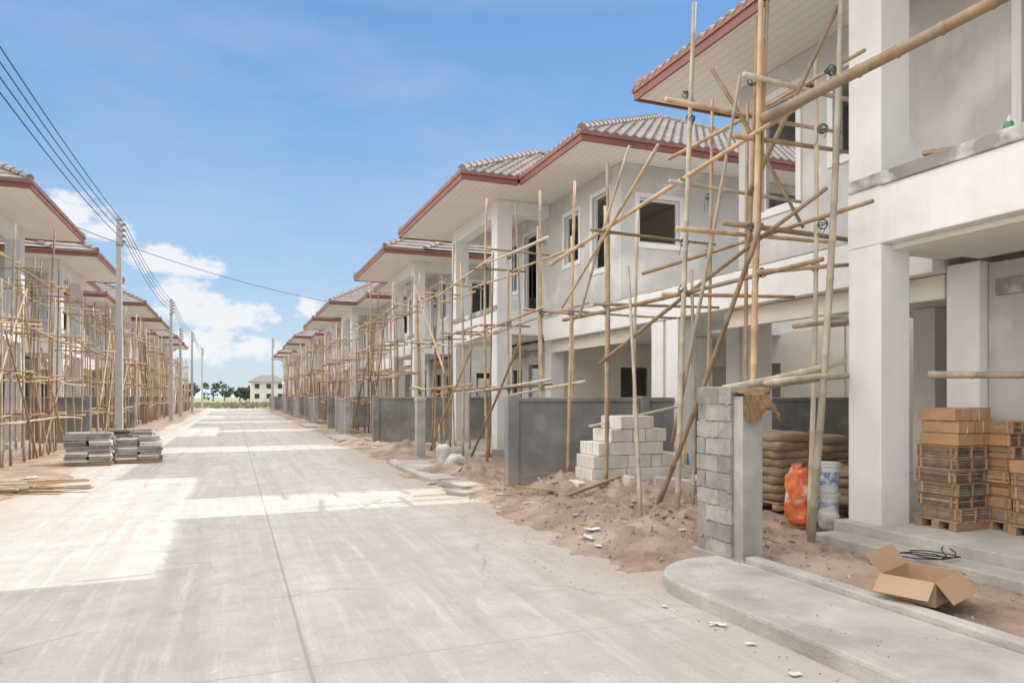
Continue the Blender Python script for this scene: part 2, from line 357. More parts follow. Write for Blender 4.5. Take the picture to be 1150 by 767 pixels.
    hip(T,C,0,9.85,1.45,11.3,EZ+.20,.55,hi,M_tile)
    hip(T,C,3.25,9.85,0,6.3,EZ+.20,.551,hi,M_tile,only_front=True)
    T.obj('tiled_roof',par,recalc=False)
    F.obj('window_frames',par)
    return par

house(+1,10.5,-1,0); house(+1,12.55,1,0); house(+1,34.7,-1,1); house(+1,36.75,1,1)
house(+1,58.9,-1,2); house(+1,60.95,1,2); house(+1,83.1,-1,2); house(+1,85.15,1,2); house(+1,107.3,-1,2)
house(+1,-11.65,1,2)
house(-1,17.1,1,1); house(-1,39.3,-1,1); house(-1,41.35,1,2); house(-1,63.5,-1,2); house(-1,65.55,1,2); house(-1,87.7,-1,2)
house(-1,15.05,-1,2); house(-1,-7.2,1,2)

# ---------------------------------------------------------------- bamboo
def bam(mb,a,b,r=.035,m=None,hi=True,rr=R,bend=.03):
    m=m or M_bamboo; a=Vector(a); b=Vector(b); L=(b-a).length
    side=Vector((rr.uniform(-1,1),rr.uniform(-1,1),rr.uniform(-1,1)))*bend*L*.35
    if hi:
        seg=.38; n=max(2,int(L/seg)); pts=[];rad=[]
        for i in range(n+1):
            t=i/n; p=a.lerp(b,t)+side*math.sin(math.pi*t); dd=(b-a).normalized(); rt=r*(1.1-.3*t)
            if i in (0,n): pts.append(p); rad.append(rt)
            else:
                pts+= [p-dd*.018,p,p+dd*.018]; rad+=[rt*.97,rt*1.17,rt*.97]
        mb.tube(pts,rad,7,m)
    else:
        n=4; pts=[a.lerp(b,i/n)+side*math.sin(math.pi*i/n) for i in range(n+1)]
        mb.tube(pts,[r*(1.1-.3*i/n) for i in range(n+1)],5,m)
def tie(mb,p,r=.045):
    p=Vector(p)
    for k in range(4):
        ax=Vector((R.uniform(-.5,.5),R.uniform(-.5,.5),1)).normalized() if k%2 else Vector((R.uniform(-1,1),R.uniform(-1,1),R.uniform(-.3,.3))).normalized()
        u=ax.orthogonal().normalized(); v=ax.cross(u); c=p+ax*R.uniform(-.035,.035)
        pts=[c+(u*math.cos(t)+v*math.sin(t))*r*R.uniform(.98,1.06) for t in [2*math.pi*i/10 for i in range(11)]]
        mb.tube(pts,.006,4,M_rope)
    for k in range(2):
        q=p+Vector((R.uniform(-.05,.05),R.uniform(-.05,.05),0)); e=Vector((R.uniform(-.06,.06),R.uniform(-.06,.06),-R.uniform(.08,.2)))
        mb.tube([q,q+e*.5+Vector((.015,.01,0)),q+e],.005,4,M_rope)

def scaffold(side,xo,xi,y0,y1,bay,levels,top,hi,seed,extra=1.0,r=.03,ties=False):
    rr=random.Random(seed); mb=MB(); n=max(2,int((y1-y0)/bay))
    pos=[]
    for row,x in enumerate((xo,xi)):
        for i in range(n+1):
            y=y0+(y1-y0)*i/n+rr.uniform(-.25,.25); tp=top+rr.uniform(-1.9,.35)-(0 if row==0 else .3)
            l=rr.uniform(-.18,.18)
            bam(mb,(side*x+rr.uniform(-.06,.06),y,0),(side*x+rr.uniform(-.12,.12),y+l,tp),r*rr.uniform(.8,1.2),M_bamboo if rr.random()<.65 else M_bambooL,hi,rr)
            pos.append((x,y))
            if rr.random()<.22*extra:
                bam(mb,(side*x+.05,y+.09,0),(side*x+.05,y+.1+l,tp*.7),r*.9,None,hi,rr)
    for z in levels:
        for x in (xo-.05,xi-.05):
            y=y0-rr.uniform(.1,.6)
            while y<y1:
                l=rr.uniform(3.2,5.5); y2=min(y+l,y1+.7)
                bam(mb,(side*x,y,z+rr.uniform(-.18,.18)),(side*x,y2,z+rr.uniform(-.18,.18)),r,M_bamboo if rr.random()<.65 else M_bambooL,hi,rr); y+=l-.5
        for i in range(n+1):
            if rr.random()<.75:
                y=pos[i][1]+.06; bam(mb,(side*(xo-rr.uniform(.1,.45)),y,z+.06+rr.uniform(-.1,.1)),(side*(xi+rr.uniform(.15,.5)),y+rr.uniform(-.12,.12),z+.06+rr.uniform(-.06,.06)),r*.85,None,hi,rr)
            if ties: tie(mb,(side*xo,pos[i][1]+.04,z))
    for k in range(int((y1-y0)/2.8*extra)):
        y=rr.uniform(y0,y1-1.5); z=rr.choice([0,1.2,2.2]); d=rr.choice([-1,1])*rr.uniform(1.0,2.2)
        bam(mb,(side*(xo-.1),y+1-d,z),(side*(xo-.1),y+1+d,z+rr.uniform(2.6,3.8)),r,None,hi,rr)
    return mb.obj('bamboo_scaffold',smooth=True)

scaffold(+1,5.35,6.08,12.1,21.6,1.45,(1.75,3.15,4.5),6.1,True,11,1.0,.029,True)
scaffold(+1,5.3,6.05,24.6,34.6,1.05,(1.3,2.4,3.5,4.7),6.0,True,12,1.3,.029)
scaffold(+1,5.3,6.05,37,46.5,1.1,(1.3,2.4,3.5,4.6),5.8,False,13,1.3,.032)
for i,(a,b_) in enumerate([(49,58.8),(61,70.8),(73.3,83)]): scaffold(+1,5.3,6.05,a,b_,1.3,(1.7,3.3,4.9),5.9,False,20+i,1.2,.035)
scaffold(-1,4.75,5.6,15.2,27.2,1.0,(1.0,2.1,3.3,4.6),6.0,True,31,1.5,.026)
scaffold(-1,4.75,5.6,29.2,39.4,.95,(1.0,2.1,3.3,4.6),6.0,True,32,1.5,.028)
for i,(a,b_) in enumerate([(41.3,51.1),(53.5,63.4),(65.5,75.4),(77.9,87.7)]): scaffold(-1,4.75,5.6,a,b_,1.05,(1.1,2.2,3.3,4.6),5.8,False,40+i,1.4,.034)

mb=MB()
poles=[((5.3,7.72,0),(5.35,7.42,6.5),.035),((6.0,8.05,0),(6.02,7.95,5.6),.027),((5.3,6.32,0),(5.36,6.22,6.25),.036),((5.38,6.42,1.5),(5.42,6.2,5.9),.029),
((5.66,5.82,0.05),(5.88,5.62,5.95),.038),((6.05,6.25,.05),(6.1,6.2,5.4),.029),((5.95,7.2,.05),(5.9,7.1,5.2),.027),((5.75,6.9,3.2),(5.8,6.8,6.1),.026),
((5.25,8.15,.05),(5.25,6.1,3.45),.033),((5.45,7.6,.1),(5.4,7.55,3.2),.026),((5.5,6.6,3.9),(5.98,5.75,5.75),.028),((5.35,7.9,1.0),(5.3,6.5,5.2),.025),
((5.28,11.6,3.95),(5.3,5.2,4.55),.033),((5.2,6.0,4.52),(5.24,2.4,4.52),.055),
((5.45,11.4,2.95),(5.4,5.4,2.95),.031),((5.3,9.8,2.1),(5.45,5.4,3.65),.028),((5.9,9.5,3.5),(5.95,5.3,3.55),.028),((5.9,8.8,5.05),(5.95,5.4,5.1),.026),
((5.35,10.6,2.9),(5.3,8.9,5.2),.026),((5.28,10.9,0),(5.32,10.7,5.2),.031),((5.35,9.7,.0),(5.3,9.55,5.15),.033),((6.0,9.9,0),(6.0,9.8,4.6),.027),((6.0,10.9,0),(6.0,10.9,4.9),.027),
((4.8,7.0,3.55),(7.3,7.1,3.60),.030),((4.75,7.15,5.1),(7.4,7.1,5.05),.030),((5.1,6.2,5.05),(6.9,6.2,5.0),.030),((5.05,6.3,4.42),(6.8,6.3,4.45),.028),
((5.0,6.4,3.5),(6.9,6.3,3.42),.032),((5.2,6.1,2.92),(6.6,6.1,3.1),.027),((5.1,7.6,4.3),(7.2,7.6,4.25),.028),((5.1,7.75,2.9),(7.1,7.6,2.95),.028),
((5.6,6.0,2.35),(7.2,5.9,2.55),.026),((5.1,9.6,3.0),(7.4,9.6,3.05),.026),((5.1,9.7,4.15),(7.4,9.7,4.1),.026),((5.1,10.8,3.05),(7.4,10.8,3.0),.026),
((6.6,5.2,1.82),(8.6,4.3,1.82),.036),((4.5,7.3,.1),(5.1,8.6,3.4),.026),((5.2,8.0,4.9),(5.3,11.2,3.1),.025),((5.6,7.4,5.7),(6.3,6.6,3.6),.025)]
for a,b_,r in poles: bam(mb,a,b_,r,M_bamboo if R.random()<.72 else M_bambooL,True,R,.02)
for p in [(5.33,7.6,3.55),(5.34,7.5,5.08),(5.3,6.3,5.05),(5.3,6.3,3.45),(5.35,6.28,4.45),(5.8,5.7,5.0),(5.75,5.75,3.4),(5.75,5.75,4.4),(5.32,9.65,3.0),(5.32,9.6,4.1),(5.3,10.8,3.0),
          (6.0,8,3.6),(6.0,8.0,4.3),(5.33,7.6,4.35),(5.3,7.6,2.95),(6.08,6.2,3.05),(6.05,6.25,5.1),(5.4,6.25,2.95),(5.32,7.55,5.4)]: tie(mb,p,.048)
mb.obj('bamboo_scaffold',smooth=True)

# ---------------------------------------------------------------- fences, piers
def boundary(side,y,x0,x1):
    mb=MB(); s=side
    mb.box(s*(x0+.2),s*x1,y-.05,y+.05,-.05,1.5,M_dgray)
    mb.box(s*(x0+.2),s*x1,y-.075,y+.075,1.5,1.58,M_dgray)
    mb.box(s*(x0+.2),s*x1,y-.07,y+.07,-.05,.28,M_dgray)
    mb.box(s*x0,s*(x0+.2),y-.1,y+.1,-.05,1.62,M_dgray)
    xx=x0+2.6
    while xx<x1: mb.box(s*xx,s*(xx+.18),y-.09,y+.09,-.05,1.6,M_dgray); xx+=2.6
    return mb.obj('boundary_wall',bevel=.01)
for y in (11.25,23.65,35.72,47.85,59.92,72.05,84.1,96.2): boundary(1,y,4.3,13)
for y in (28.25,40.3,52.45,64.5,76.65,88.7): boundary(-1,y,4.6,12)
def post(x,y,h=1.6):
    mb=MB(); mb.box(x-.11,x+.11,y-.11,y+.11,-.05,h,M_conc); mb.box(x-.13,x+.13,y-.13,y+.13,h-.12,h-.04,M_conc); mb.box(x-.16,x+.16,y-.16,y+.16,-.05,.08,M_conc)
    return mb.obj('fence_post',bevel=.01)
for y in (17.4,29.5,32.3,41.5,44.6,53.5,56.5,66,69): post(4.35,y)
def lowwall(x,y0,y1,h):
    mb=MB(); mb.box(x-.06,x+.06,y0,y1,-.05,h,M_dgray); mb.box(x-.09,x+.09,y0,y1,h,h+.06,M_conc); mb.obj('front_wall',bevel=.01)
lowwall(4.35,29.7,32.1,1.45); lowwall(4.35,41.7,44.4,1.45); lowwall(4.35,53.7,56.3,1.45); lowwall(4.35,66.2,68.8,1.45)

mb=MB(); x0,x1,y0,y1=4.24,4.46,5.2,5.84
mb.box(x0+.03,x1+.03,y0,y0+.13,0,1.60,M_conc)
z=.1; k=0
mb.box(x0-.03,x1+.05,y0-.04,y1+.05,-.05,.12,M_conc)
while z<1.55:
    h=.145; 
    if k%2==0: segs=[(y0+.135,y0+.50),(y0+.515,y1)]
    else: segs=[(y0+.135,y0+.31),(y0+.325,y1+.01)]
    for a,b_ in segs: mb.box(x0+R.uniform(-.008,.014),x1-.02,a,b_,z,z+h,M_cblock)
    mb.box(x0+.012,x1-.03,y0+.14,y1-.01,z+h,z+h+.014,M_conc)
    mb.box(x0+.012,x1-.03,y0+(.50 if k%2==0 else .31),y0+(.515 if k%2==0 else .325),z+.002,z+h-.002,M_conc)
    z+=h+.014; k+=1
mb.box(x1-.015,x1+.02,y0+.14,y1,.1,1.57,M_conc)
for i in range(34):
    yy=R.uniform(y0+.15,y1-.02); zz=R.choice([.245,.404,.563,.722,.881,1.04,1.2,1.36,1.52])+R.uniform(0,.02); mb.obox((x0+.003,yy,zz),(.02,R.uniform(.02,.08),R.uniform(.006,.018)),(R.uniform(-.3,.3),.1,0),M_conc)
mb.obj('block_pier',bevel=.007)
def blob(mb,c,rx,ry,rz,m,p=1.0,n=16,k=10,jit=.0,seed=0,rot=0):
    vs=[];fs=[]
    def sp(v): return math.copysign(abs(v)**p,v)
    for i in range(k+1):
        th=math.pi*i/k-math.pi/2
        for j in range(n):
            ph=2*math.pi*j/n
            x=rx*sp(math.cos(th))*sp(math.cos(ph)); y=ry*sp(math.cos(th))*sp(math.sin(ph)); z=rz*sp(math.sin(th))
            q=Vector((x,y,z)); nn=noise.noise(Vector((x*5+seed,y*5,z*5+seed)))+.4*noise.noise(Vector((x*16+seed,y*16,z*16)))
            q*= (1+jit*nn)
            ca,sa=math.cos(rot),math.sin(rot)
            vs.append((c[0]+q.x*ca-q.y*sa,c[1]+q.x*sa+q.y*ca,c[2]+q.z))
    for i in range(k):
        for j in range(n):
            j2=(j+1)%n; fs.append((i*n+j,i*n+j2,(i+1)*n+j2,(i+1)*n+j))
    mb.add(vs,fs,m)
mb=MB(); vs=[];fs=[]; NX,NY=22,18
for j in range(NY+1):
    for i in range(NX+1):
        u=i/NX; v=j/NY; x=4.24+u*.40; d=v*.42
        fold=.022*math.sin(u*22+1.5*math.sin(v*4))*(.3+v)
        if d<.18: y=5.36-d; z=1.625+.012*noise.noise(Vector((u*9,v*9,1)))+abs(fold)*.5
        else:
            y=5.18-.02-abs(fold)-.01*math.sin(v*9); z=1.625-(d-.18)*(.75+.35*math.sin(u*5+.5))
        over=max(0,x-4.50); z-=over*1.1
        x+= .02*noise.noise(Vector((u*6,v*6,4)))
        vs.append((x,y,z))
for j in range(NY):
    for i in range(NX): fs.append((j*(NX+1)+i,j*(NX+1)+i+1,(j+1)*(NX+1)+i+1,(j+1)*(NX+1)+i))
mb.add(vs,fs,M_cloth); blob(mb,(4.47,5.32,1.645),.15,.10,.045,M_cloth,.8,24,12,1.0,3)
mb.obj('work_cloth',smooth=True,recalc=False)
mb=MB()
bam(mb,(4.30,5.5,1.66),(6.2,5.9,1.98),.043,M_bambooL); bam(mb,(4.35,5.65,1.64),(6.6,6.0,1.85),.038,M_bambooL); bam(mb,(4.35,5.78,1.64),(6.5,6.6,1.80),.034,M_bambooL); bam(mb,(4.7,5.4,1.72),(6.1,5.75,1.83),.03,M_bambooL)
mb.obj('timber_props',smooth=True)

# ---------------------------------------------------------------- ground, road
mb=MB(); S_=1500
mb.add([(-S_,-60,-.06),(S_,-60,-.06),(S_,S_,-.06),(-S_,S_,-.06)],[(0,1,2,3)],M_ground); mb.obj('ground',recalc=False)
mb=MB(); n=60
vs=[];fs=[]
ys=[-30+i*(130/n) for i in range(n+1)]
for y in ys: vs+=[(-3.9,y,0),(3.7,y,0)]
for i in range(n): fs.append((2*i,2*i+1,2*i+3,2*i+2))
mb.add(vs,fs,M_road); mb.obj('concrete_road',recalc=False)
def grid(name,xs,ys,h,m):
    vs=[(x,y,h(x,y)) for y in ys for x in xs]; nx=len(xs); fs=[(j*nx+i,j*nx+i+1,(j+1)*nx+i+1,(j+1)*nx+i) for j in range(len(ys)-1) for i in range(nx-1)]
    b=MB(); b.add(vs,fs,m); return b.obj(name,smooth=True,recalc=False)
def fr(a,b_,st): 
    o=[];x=a
    while x<b_: o.append(x); x+=st
    o.append(b_); return o
mounds=[(4.7,9.9,.26,.55),(5.5,9.3,.22,.6),(4.3,8.6,.15,.6),(5.6,8.3,.18,.5),(4.9,7.3,.13,.7),(5.9,7.4,.12,.5),(4.1,6.6,.08,.5),(5.1,10.6,.2,.5),(4.0,14,.15,.7),(4.8,15.5,.18,.6),(4.3,18.8,.18,.6),(3.9,24,.15,.7),(5.2,5.0,.06,.4),(4.4,13.0,.2,.5),(4.7,20.5,.25,.6)]
def hR(x,y):
    v=Vector((x,y,0))
    edge=3.45+.5*noise.noise(v*.55)+.25*noise.noise(v*2.2)+.12*noise.noise(v*7)+.05*noise.noise(v*19)+ (.0 if y>5.6 else .5)
    t=(x-edge); base=-.04+ .075*max(0,min(1,(t+.45)/1.0))
    z=base+max(0,min(1,(t+.1)/.7))*(.045*noise.noise(v*1.7)+.045*noise.noise(v*5)+.028*noise.noise(v*14)+.02)
    for mx,my,mh,ms in mounds:
        d2=((x-mx)**2+(y-my)**2)/(ms*ms)
        if d2<6: z+=mh*math.exp(-d2)*(1+.6*noise.noise(v*4)+.45*noise.noise(v*11))
    if y<5.6 and x<4.4: z=min(z,-.02)
    return z
grid('dirt_verge',fr(2.6,8,.045),fr(-1,13,.045),hR,M_dirt)
grid('dirt_verge',fr(2.6,8,.15),fr(13,112,.25),hR,M_dirt)
def hL(x,y):
    x=-x; v=Vector((x,y,9)); edge=3.1+.5*noise.noise(v*.35)+.15*noise.noise(v*1.5)
    t=x-edge; return -.05+.08*max(0,min(1,(t+.3)/.6))+max(0,min(1,t/.5))*(.03*noise.noise(v*1.3)+.02*noise.noise(v*4))
grid('dirt_verge',fr(-9,-2.3,.12),fr(4,112,.2),hL,M_dirt)
def apron(x0,x1,y0,y1,rad,z,name='pavement_slab'):
    pts=[(x1,y0),(x1,y1)]
    for i in range(13):
        a=math.pi/2*(i/12); pts.append((x0+rad-rad*math.sin(a)*1.0, y1-rad+rad*math.cos(a)))
    pts.append((x0,y0))
    n=len(pts); vs=[(p[0],p[1],-.05) for p in pts]+[(p[0],p[1],z) for p in pts]
    fs=[tuple(range(n,2*n)),tuple(reversed(range(n)))]+[(i,(i+1)%n,n+(i+1)%n,n+i) for i in range(n)]
    b=MB(); b.add(vs,fs,M_pave); return b.obj(name,bevel=.025)
apron(3.28,4.25,-4,5.5,.75,.12)
mb=MB(); mb.box(4.25,4.38,-4,5.15,-.05,.17,M_pave); mb.obj('kerb',bevel=.015)
apron(3.35,4.2,12.6,16.6,.3,.10); apron(3.4,4.2,25,29,.3,.10); apron(3.4,4.2,37,41,.3,.1)
mb=MB(); mb.obox((3.75,11.95,.04),(.5,.7,.10),(0.05,.03,.25),M_conc); mb.obox((3.45,11.1,.03),(.3,.4,.08),(.06,0,.6),M_conc); mb.obj('broken_kerb_pieces',bevel=.015)

mb=MB()
for i in range(4200):
    q=R.random()
    if q<.6: y=R.uniform(5,13); x=R.gauss(4.6,.95); x=max(2.7,min(7.4,x)); z=max(hR(x,y),0)
    elif q<.72: y=R.uniform(2,5.4); x=R.uniform(3.0,6.0); z=max(hR(x,y),0)
    elif q<.86: y=R.uniform(13,45); x=min(7,max(3,R.gauss(4.3,.8))); z=max(hR(x,y),0)
    else: y=R.uniform(8,45); x=-R.gauss(4.0,.6); x=min(-2.9,x); z=max(hL(x,y),0)
    onslab = y<5.5 and 3.2<x<4.4
    if onslab: 
        if R.random()<.7: continue
        z=.12 if x<4.25 else .17
        if y>5.1 and x<3.7: continue
    s=R.choice([.004,.006,.009,.009,.014,.014,.022]) *R.uniform(.7,1.3)
    if onslab or x<3.4: s=min(s,.008)
    c=Vector((x,y,z+s*.3)); vs=[c+Vector((a*s*R.uniform(.7,1.3),b_*s*R.uniform(.7,1.3),d*s*R.uniform(.5,.9))) for a,b_,d in ((1,0,-.3),(-.4,.9,-.3),(-.6,-.8,-.3),(.1,.1,1),(.8,.6,.3),(-.7,.2,.5))]
    mb.add(vs,[(0,4,3),(4,1,3),(1,5,3),(5,2,3),(2,0,3),(0,1,4),(1,2,5),(0,2,1)],M_stone)
for i in range(80):
    y=R.uniform(5.8,12); x=R.uniform(3.9,6.5); z=hR(x,y); s=R.uniform(.015,.05)
    mb.obox((x,y,z+s*.3),(s*1.6,s,s*.8),(R.random(),R.random(),R.random()*3),R.choice([M_stone,M_conc,M_stone,M_cblock]))
for i in range(30):
    y=R.uniform(2.5,5.0); x=R.uniform(4.5,6); z=hR(x,y); s=R.uniform(.015,.035)
    mb.obox((x,y,z+s*.3),(s*1.6,s,s*.8),(R.random(),R.random(),R.random()*3),R.choice([M_stone,M_conc,M_cblock]))
mb.obj('rubble')
mb=MB()
def scrap(x,y,z,s,m=M_litter):
    n=5; a=R.uniform(0,3); vs=[];fs=[]
    for j in range(n):
        for i in range(n):
            px=(i/(n-1)-.5)*s*1.4; py=(j/(n-1)-.5)*s; pz=z+.012+.25*s*abs(noise.noise(Vector((px*9+x*7,py*9,y))))
            vs.append((x+px*math.cos(a)-py*math.sin(a)+R.uniform(-.1,.1)*s,y+px*math.sin(a)+py*math.cos(a)+R.uniform(-.1,.1)*s,pz))
    for j in range(n-1):
        for i in range(n-1):
            if R.random()<.85: fs.append((j*n+i,j*n+i+1,(j+1)*n+i+1,(j+1)*n+i))
    mb.add(vs,fs,m)
for x,y,s in [(3.6,6.9,.15),(3.8,7.2,.12),(3.15,4.1,.08),(3.1,3.7,.05),(3.05,4.6,.04),(4.5,8.2,.14),(3.9,9.3,.1),(4.1,4.4,.05),(3.0,3.2,.05),(4.9,4.2,.12),(3.4,12.6,.15),(3.7,17.5,.2),(3.9,21,.25),(3.9,23,.25),(-3.6,16,.2),(4.6,6.6,.08),(5.2,6.9,.1),(3.5,6.5,.07)]:
    scrap(x,y,max(hR(x,y),.0) if x>0 else .03,s)
for i in range(22):
    x=R.uniform(3.3,6); y=R.uniform(5.8,11); scrap(x,y,max(hR(x,y),0),R.uniform(.02,.05),R.choice([M_litter,M_card,M_card,M_sack]))
scrap(5.0,6.0,hR(5,6)+.02,.15,M_green)
mb.obj('litter',recalc=False)
mb=MB()
mb.obox((4.9,9.2,.3),(1.4,.06,.04),(0,-.1,.5),M_wood); mb.obox((4.3,9.6,.22),(.9,.08,.03),(0,.1,-.4),M_wood)
mb.obox((6.3,10.3,1.28),(2.0,.09,.03),(0,-.16,.15),M_bambooL); mb.obox((4.7,8.0,.17),(.7,.05,.03),(0,0,1.2),M_wood)
for i in range(20):
    x=R.uniform(3.8,6.3); y=R.uniform(5.9,10.5); mb.obox((x,y,hR(x,y)+.015),(R.uniform(.12,.45),R.uniform(.01,.03),.012),(0,R.uniform(-.05,.05),R.uniform(0,3)),M_wood)
mb.obj('loose_planks',bevel=.003)

# ---------------------------------------------------------------- block stack
mb=MB(); bz=.06
for lev,(xs,n) in enumerate([(5.15,9),(5.15,9),(5.2,8),(5.25,7),(5.5,5),(5.65,4)]):
    if lev%2==0:
        for i in range(n): mb.obox((xs+(i+.5)*.208,10.1+R.uniform(-.02,.02),bz+lev*.205+.1),(.198,.6,.198),(0,0,R.uniform(-.03,.03)),M_block)
    else:
        for r_ in range(3):
            for i in range(max(1,int(n*.208/.62))): mb.obox((xs+(i+.5)*.62+R.uniform(-.03,.03),9.9+r_*.205,bz+lev*.205+.1),(.605,.198,.198),(0,0,R.uniform(-.03,.03)),M_block)
mb.obox((5.0,9.75,.20),(.6,.2,.2),(.2,.1,.5),M_block); mb.obox((6.5,9.6,.2),(.6,.2,.2),(.1,.1,-.3),M_block); mb.obox((5.7,9.55,.27),(.4,.2,.2),(.3,.1,.9),M_block)
mb.obj('block_stack',bevel=.008)

def graystack(cx,cy,nx,nz,ny,name='concrete_slab_stack',bl=(.45,.3,.055)):
    b=MB()
    for k in range(nz):
        for i in range(nx):
            for j in range(ny):
                if k>=nz-2 and R.random()<.4: continue
                b.obox((cx+(i-(nx-1)/2)*(bl[0]+.02)+R.uniform(-.035,.035),cy+(j-(ny-1)/2)*(bl[1]+.02)+R.uniform(-.02,.02),.09+k*(bl[2]+.007)+bl[2]/2),bl,(0,0,R.uniform(-.07,.07)),M_cblock if R.random()<.7 else M_block)
    for j in (-1,0,1): b.box(cx-nx*.24,cx+nx*.24,cy+j*.25-.05,cy+j*.25+.05,0.01,.08,M_wood)
    b.obj(name,bevel=.006)
graystack(-3.1,19.0,2,11,2); graystack(-2.12,19.4,2,9,2); graystack(-2.4,20.6,2,11,2)
mb=MB()
for i in range(16):
    a=R.uniform(-.5,.5); mb.obox((-4.0+R.uniform(-.9,.9),14.1+R.uniform(-.7,.7),.05+.02*(i%4)),(R.uniform(1,2.4),.09,.03),(0,R.uniform(-.02,.02),a),M_wood)
for i in range(6): bam(mb,(-5.2+R.uniform(-.2,.2),13.2+i*.2,.08),(-3.1+R.uniform(-.3,.3),13.5+i*.3+R.uniform(-.3,.3),.10),.035,M_bambooL)
mb.obj('timber_pile')

# ---------------------------------------------------------------- pallets + tile bundles + sacks
def pallet(mb,cx,cy,z,w=.95,d=.8):
    for i in range(5): mb.box(cx-w/2+i*w/5+.01,cx-w/2+(i+1)*w/5-.03,cy-d/2,cy+d/2,z+.08,z+.10,M_wood)
    for j in (-1,0,1): mb.box(cx-w/2,cx+w/2,cy+j*(d/2-.05)-.04,cy+j*(d/2-.05)+.04,z,z+.079,M_wood)
def tile_stack(cx,cy,z,layers,w=.5,d=.42,wrap=3):
    b=MB(); pallet(b,cx,cy,z,w+.06,d+.06); zz=z+.102
    for k in range(layers):
        h=.125; jx=R.uniform(-.02,.02); jy=R.uniform(-.02,.02)
        if k>=layers-wrap:
            for i in range(2): b.obox((cx+jx+(i-.5)*w/2,cy+jy,zz+h/2),(w/2-.006,d,h-.006),(0,0,R.uniform(-.03,.03)),M_tilebox)
            b.box(cx+jx-w/2-.003,cx+jx+w/2+.003,cy-.02,cy+.02,zz+h-.004,zz+h+.001,M_strip)
            for q in (-.25,.25): b.box(cx+jx+q*w-.004,cx+jx+q*w+.004,cy+jy-d/2-.006,cy+jy+d/2+.006,zz+.002,zz+h,M_strip)
        else:
            nt=5
            for i in range(nt): b.box(cx+jx-w/2+R.uniform(-.004,.004),cx+jx+w/2+R.uniform(-.006,.006),cy+jy-d/2+R.uniform(-.006,.006),cy+jy+d/2,zz+i*h/nt+.001,zz+(i+1)*h/nt-.006,M_tileedge)
            b.box(cx+jx-w/2-.006,cx+jx+w/2+.006,cy+jy-d/2-.008,cy+jy+d/2+.008,zz+h-.012,zz+h-.003,M_tilebox)
            for q in (-.46,0,.46): b.box(cx+jx+q*w-.012,cx+jx+q*w+.012,cy+jy-d/2-.01,cy+jy+d/2+.01,zz+.001,zz+h-.013,M_tilebox)
            for q in (-.4,.4): b.box(cx+jx-w/2-.009,cx+jx+w/2+.009,cy+jy+q*d-.012,cy+jy+q*d+.012,zz+.001,zz+h-.013,M_tilebox)
        zz+=h
    b.obj('roof_tile_stack',bevel=.003)
tile_stack(6.95,5.20,.25,9,.46,.42,3); tile_stack(7.35,4.98,.25,8,.30,.42,0); tile_stack(7.30,4.50,.25,5,.40,.40,1); tile_stack(7.5,5.55,.25,9,.5,.42,3); tile_stack(7.15,4.0,.25,5,.5,.42,1)
def sacks(cx,cy,z,rows,nx,name,m):
    b=MB(); pallet(b,cx,cy,z,nx*.62+.05,.95); zz=z+.10
    for k in range(rows):
        for i in range(nx):
            for j in (-1,1):
                blob(b,(cx+(i-(nx-1)/2)*.62+R.uniform(-.035,.035),cy+j*.23+R.uniform(-.02,.02),zz+.058),.315,.225,.070,m,.45,24,10,.18,R.uniform(0,50),R.uniform(-.12,.12))
        zz+=.112
    b.obj(name,smooth=True)
sacks(6.85,7.75,.12,8,1,'cement_sack_stack',M_sack); sacks(7.9,8.1,.15,7,1,'cement_sack_stack',M_sack); sacks(7.35,7.0,.15,4,1,'cement_sack_stack',M_sack)
def bucket(x,y,z,r=.135,h=.34,full=True):
    b=MB(); b.tube([(x,y,z),(x,y,z+.01),(x,y,z+h*.88),(x,y,z+h*.885),(x,y,z+h*.93),(x,y,z+h*.935),(x,y,z+h),(x,y,z+h+.002)],[r*.84,r*.86,r*.97,r*1.05,r*1.05,r*1.0,r*1.06,r*1.0],28,M_plast)
    b.tube([(x,y,z+h*.25),(x,y,z+h*.7)],[r*.905,r*.952],28,M_label,cap=False)
    pts=[(x+math.cos(a)*r*1.07,y,z+h*.9-math.sin(a)*.12) for a in [math.pi*i/10 for i in range(11)]]
    b.tube([(p[0],p[1]-r*.35*math.sin(math.pi*i/10)-0.02,p[2]) for i,p in enumerate(pts)],.004,5,M_metal)
    b.obj('paint_bucket',smooth=False)
bucket(6.42,6.35,.15); bucket(6.42,6.35,.495); bucket(6.62,6.65,.15); bucket(6.36,6.75,.15,.13,.32)
b=MB(); blob(b,(6.12,6.45,.40),.12,.15,.29,M_redbag,.6,32,20,.45,8,.4); b.tube([(6.12,6.45,.64),(6.10,6.46,.74),(6.08,6.47,.82)],[.06,.03,.07],10,M_redbag); b.obj('red_material_sack',smooth=True)
b=MB(); blob(b,(6.28,6.2,.22),.15,.11,.12,M_wsack,.7,20,12,.5,9,.8); blob(b,(4.35,14.3,.22),.16,.24,.16,M_wsack,.7,20,12,.6,19,.8); blob(b,(4.3,14.9,.3),.17,.22,.22,M_wsack,.7,20,12,.6,29,.3); b.obj('white_sack',smooth=True)

